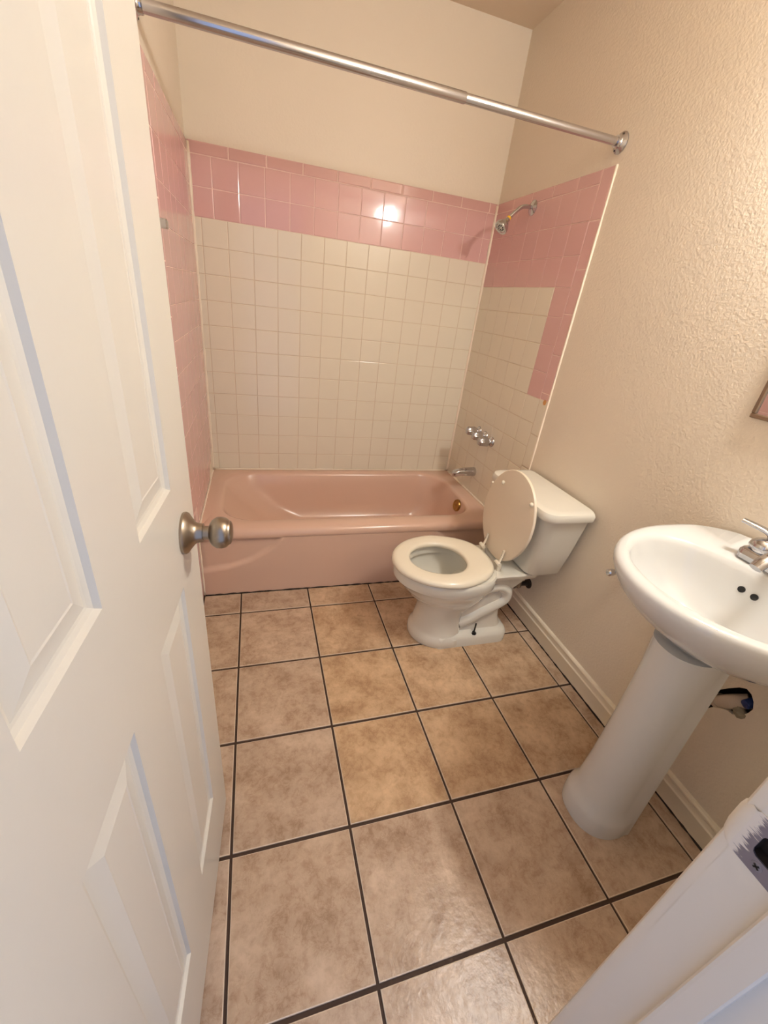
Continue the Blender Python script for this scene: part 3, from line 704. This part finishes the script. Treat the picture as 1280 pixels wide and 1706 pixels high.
# ------------------------------------------------------------------ mirror cabinet and vanity light on the right wall
mc = empty('mirror_cabinet', (XW, -1.88, 1.14), 'mirror with a thin metal frame above the sink', 'mirror')
y0, y1, z0, z1 = -2.12, -1.609, 1.139, 1.84
bm = bmesh.new(); box(bm, XW - .006, XW, y0 + .004, y1 - .004, z0 + .004, z1 - .004); obj('mirror_glass', bm, 'mirror', mc)
for (a, b_, c_, d_) in ((y0, y1, z0, z0 + .011), (y0, y1, z1 - .011, z1), (y1 - .011, y1, z0 + .011, z1 - .011), (y0, y0 + .011, z0 + .011, z1 - .011)):
    bm = bmesh.new(); box(bm, XW - .011, XW, a, b_, c_, d_, .002); obj('frame_rail', bm, 'frame_metal', mc)
vl = empty('vanity_light', (XW, -1.88, 1.97), 'wall light bar with round bulbs above the mirror', 'light')
bm = bmesh.new(); box(bm, XW - .028, XW, -2.05, -1.71, 1.92, 2.02, .006); obj('back_bar', bm, 'chrome', vl)
for k in range(3):
    y = -1.88 + (k - 1) * .088
    bm = bmesh.new(); lathe(bm, (XW - .028, y, 1.97), (-1, 0, 0), [(0, .03), (.012, .03), (.02, .022), (.038, .02)], 20); sk = obj('socket', bm, 'chrome', vl, smooth=40)
    bm = bmesh.new(); bmesh.ops.create_uvsphere(bm, u_segments=20, v_segments=12, radius=.035); bmesh.ops.translate(bm, verts=bm.verts[:], vec=(XW - .098, y, 1.97)); obj('bulb', bm, 'bulb', sk, smooth=180)

# ------------------------------------------------------------------ door (open, hinged at the doorway)
DA = math.radians(3.3); DW, DT_, DHT = .632, .035, 2.03
LEAN = math.radians(0.22)
Lp = Vector((-1.3148, -1.6449, .010))                       # latch edge foot
door_M = Matrix.Translation(Lp) @ Matrix.Rotation(-LEAN, 4, 'Y') @ Matrix.Rotation(-DA, 4, 'Z')
# local: s = distance from latch edge (toward -y), face at x=0, thickness to -x
stile, mul0, mul1 = .120, .266, .378
cols = ((stile, mul0), (mul1, .514)); rows = ((.228, .833), (1.008, 1.60), (1.70, 1.90))
bm = bmesh.new()
def dbox(s0, s1, z0, z1): box(bm, -DT_, 0, -s1, -s0, z0, z1)
dbox(0, cols[0][0], 0, DHT); dbox(cols[1][1], DW, 0, DHT); dbox(cols[0][1], cols[1][0], 0, DHT)
zr = [0] + [v for r in rows for v in r] + [DHT]
for c0, c1 in cols:
    for q in range(0, len(zr), 2): dbox(c0, c1, zr[q], zr[q + 1])
bmesh.ops.remove_doubles(bm, verts=bm.verts[:], dist=1e-5)
door = struct('door_1', bm, 'door', 'open cream six-panel door with a round knob', 'door')
door.matrix_world = door_M; BASES[door.name] = Vector((0, 0, 0))
for c0, c1 in cols:
    for r0, r1 in rows:
        bm = bmesh.new()
        for sd in (0, 1):
            loops = []
            for ins, dep in ((0, 0), (.003, .0055), (.0085, .0075), (.012, .0080), (.030, .0035), (.036, .0020), (.038, .0026)):
                x = -dep if sd == 0 else -DT_ + dep
                loops.append([Vector((x, -(c0 + ins), r0 + ins)), Vector((x, -(c1 - ins), r0 + ins)), Vector((x, -(c1 - ins), r1 - ins)), Vector((x, -(c0 + ins), r1 - ins))])
            loft(bm, loops, True, False, True)
        obj('door_panel', bm, 'door', door)
# knob with its rose on both faces, latch on the edge
for sd, dx in ((0, 1), (1, -1)):
    x = 0 if sd == 0 else -DT_
    bm = bmesh.new(); lathe(bm, (x, -.079, .912), (dx, 0, 0), [(0, .0345), (.004, .0350), (.007, .0335), (.012, .026), (.018, .0185), (.022, .0165), (.030, .0155), (.030, .0125)], 40)
    rs = obj('knob_rose', bm, 'nickel', door, smooth=30, label='satin nickel knob')
    bm = bmesh.new(); lathe(bm, (x + dx * .030, -.079, .912), (dx, 0, 0), [(0, .0115), (.009, .0115), (.0105, .0160), (.014, .0215), (.021, .0262), (.029, .0268), (.036, .0248), (.0395, .0215), (.0405, .0205), (.043, .0195), (.0455, .014), (.0465, .0)], 40, True, False)
    obj('knob', bm, 'nickel', rs, smooth=40)
bm = bmesh.new(); box(bm, -.028, -.008, 0, .012, .898, .926, .002); obj('latch_bolt', bm, 'nickel', door)

# ------------------------------------------------------------------ door frame
XJ = -.752
def jamb_set():
    bm = bmesh.new()
    # latch side jamb, built around the latch hole
    hy0, hy1, hz0, hz1 = -2.301, -2.2735, .864, .894
    J0, J1, JX = YF - .165, YF + .0005, DX1
    box(bm, XJ, JX, J0, J1, 0, hz0); box(bm, XJ, JX, J0, J1, hz1, DH - .02); box(bm, XJ, JX, J0, hy0, hz0, hz1); box(bm, XJ, JX, hy1, J1, hz0, hz1)
    box(bm, DX0, DX0 + .017, J0, J1, 0, DH - .02); box(bm, DX0, DX1, J0, J1, DH - .02, DH)
    t = struct('trim_1', bm, 'jamb', 'white painted door frame with a steel strike plate beside the sink', 'door frame')
    bm = bmesh.new()
    prof = [(0, -2.309), (-.0100, -2.309), (-.0122, -2.311), (-.0125, -2.314), (-.0125, -2.335), (-.0115, -2.337), (0, -2.337)]
    loft(bm, [[Vector((XJ + a, y, z)) for a, y in prof] for z in (0.001, DH - .02)], True, True, True)
    obj('door_stop', bm, 'jamb', t)
    # casings: room side and hall side
    def casing(x0, s, y0, dy):
        bm = bmesh.new()
        prof = [(0, 0), (0, .008), (.001, .0105), (.004, .0128), (.02, .0135), (.052, .016), (.058, .0145), (.058, 0)]
        loft(bm, [[Vector((x0 + s * a, y0 + dy * d, z)) for a, d in prof] for z in (0.001, DH + .05)], True, True, True)
        obj('casing', bm, 'jamb', t, smooth=30)
    casing(XJ + .0006, 1, YF + .0005, 1)
    casing(DX0 + .014, -1, YF + .0005, 1)
    bm = bmesh.new(); box(bm, DX0 - .04, DX1 + .04, YF + .0005, YF + .015, DH - .015, DH + .05, .003); obj('casing', bm, 'jamb', t)
    # strike plate, with lip rolled round the edge
    bm = bmesh.new()
    x = XJ - .0014
    outl = [(-2.303, .8465), (-2.2625, .8465), (-2.2605, .849), (-2.2605, .906), (-2.2625, .9085), (-2.303, .9085), (-2.3065, .907), (-2.3085, .903), (-2.3085, .852), (-2.3065, .848)]
    holep = [(-2.300, .865), (-2.300, .893), (-2.279, .893), (-2.2755, .8905), (-2.2745, .887), (-2.2745, .871), (-2.2755, .8675), (-2.279, .865)]
    def rg(pts, xx): return [bm.verts.new((xx, a, c)) for a, c in pts]
    for xx in (x, XJ + .0002):
        A, H = rg(outl, xx), rg(holep, xx)
        es = [bm.edges.new((A[i], A[(i + 1) % len(A)])) for i in range(len(A))] + [bm.edges.new((H[i], H[(i + 1) % len(H)])) for i in range(len(H))]
        bmesh.ops.triangle_fill(bm, use_beauty=True, edges=es)
        if xx == x: A0, H0 = A, H
    for L0, L1 in ((A0, A), (H0, H)):
        for i in range(len(L0)):
            j = (i + 1) % len(L0); bm.faces.new((L0[i], L0[j], L1[j], L1[i]))
    lb = bmesh.new()
    lp = [(x, -2.2606), (x + .0002, -2.2570), (x + .0014, -2.2520), (x + .0045, -2.2475), (x + .0095, -2.2455)]
    rows_ = [[lb.verts.new((a, -2.2606 + (y + 2.2606) * k_, z)) for a, y in lp] for z, k_ in ((.8485, .55), (.8515, .78), (.857, .93), (.865, 1), (.890, 1), (.898, .93), (.9035, .78), (.9065, .55))]
    for a, c in zip(rows_[:-1], rows_[1:]):
        for i in range(len(lp) - 1): lb.faces.new((a[i], a[i + 1], c[i + 1], c[i]))
    sp_ = obj('strike_plate', bm, 'steel_smeared', t, smooth=25, label='steel strike plate smeared with white paint')
    obj('strike_lip', lb, 'jamb', sp_, smooth=60)
    for zc_ in (.8570, .9010):
        bm = bmesh.new(); lathe(bm, (x + .0004, -2.2840, zc_), (-1, 0, 0), [(0, .0052), (.0008, .0048), (.0010, .0030)], 18); sc = obj('screw', bm, 'steel', sp_, smooth=30)
        bm = bmesh.new(); box(bm, x - .0010, x - .0003, -2.2870, -2.2810, zc_ - .0008, zc_ + .0008); box(bm, x - .0010, x - .0003, -2.2848, -2.2832, zc_ - .003, zc_ + .003)
        bmesh.ops.rotate(bm, verts=bm.verts[:], cent=(x, -2.2840, zc_), matrix=Matrix.Rotation(.6, 3, 'X')); obj('screw_slot', bm, 'black', sp_)
    bm = bmesh.new(); y0_, y1_, z0_, z1_ = -2.3008, -2.2737, .8642, .8938
    box(bm, XJ + .012, XJ + .0165, y0_, y1_, z0_, z1_)
    for q in ((y0_, y0_ + .0006, z0_, z1_), (y1_ - .0006, y1_, z0_, z1_), (y0_, y1_, z0_, z0_ + .0006), (y0_, y1_, z1_ - .0006, z1_)): box(bm, XJ + .0003, XJ + .012, *q)
    obj('latch_pocket', bm, 'dark', t)  # liner coloured dark to stand for the shade inside the pocket
jamb_set()
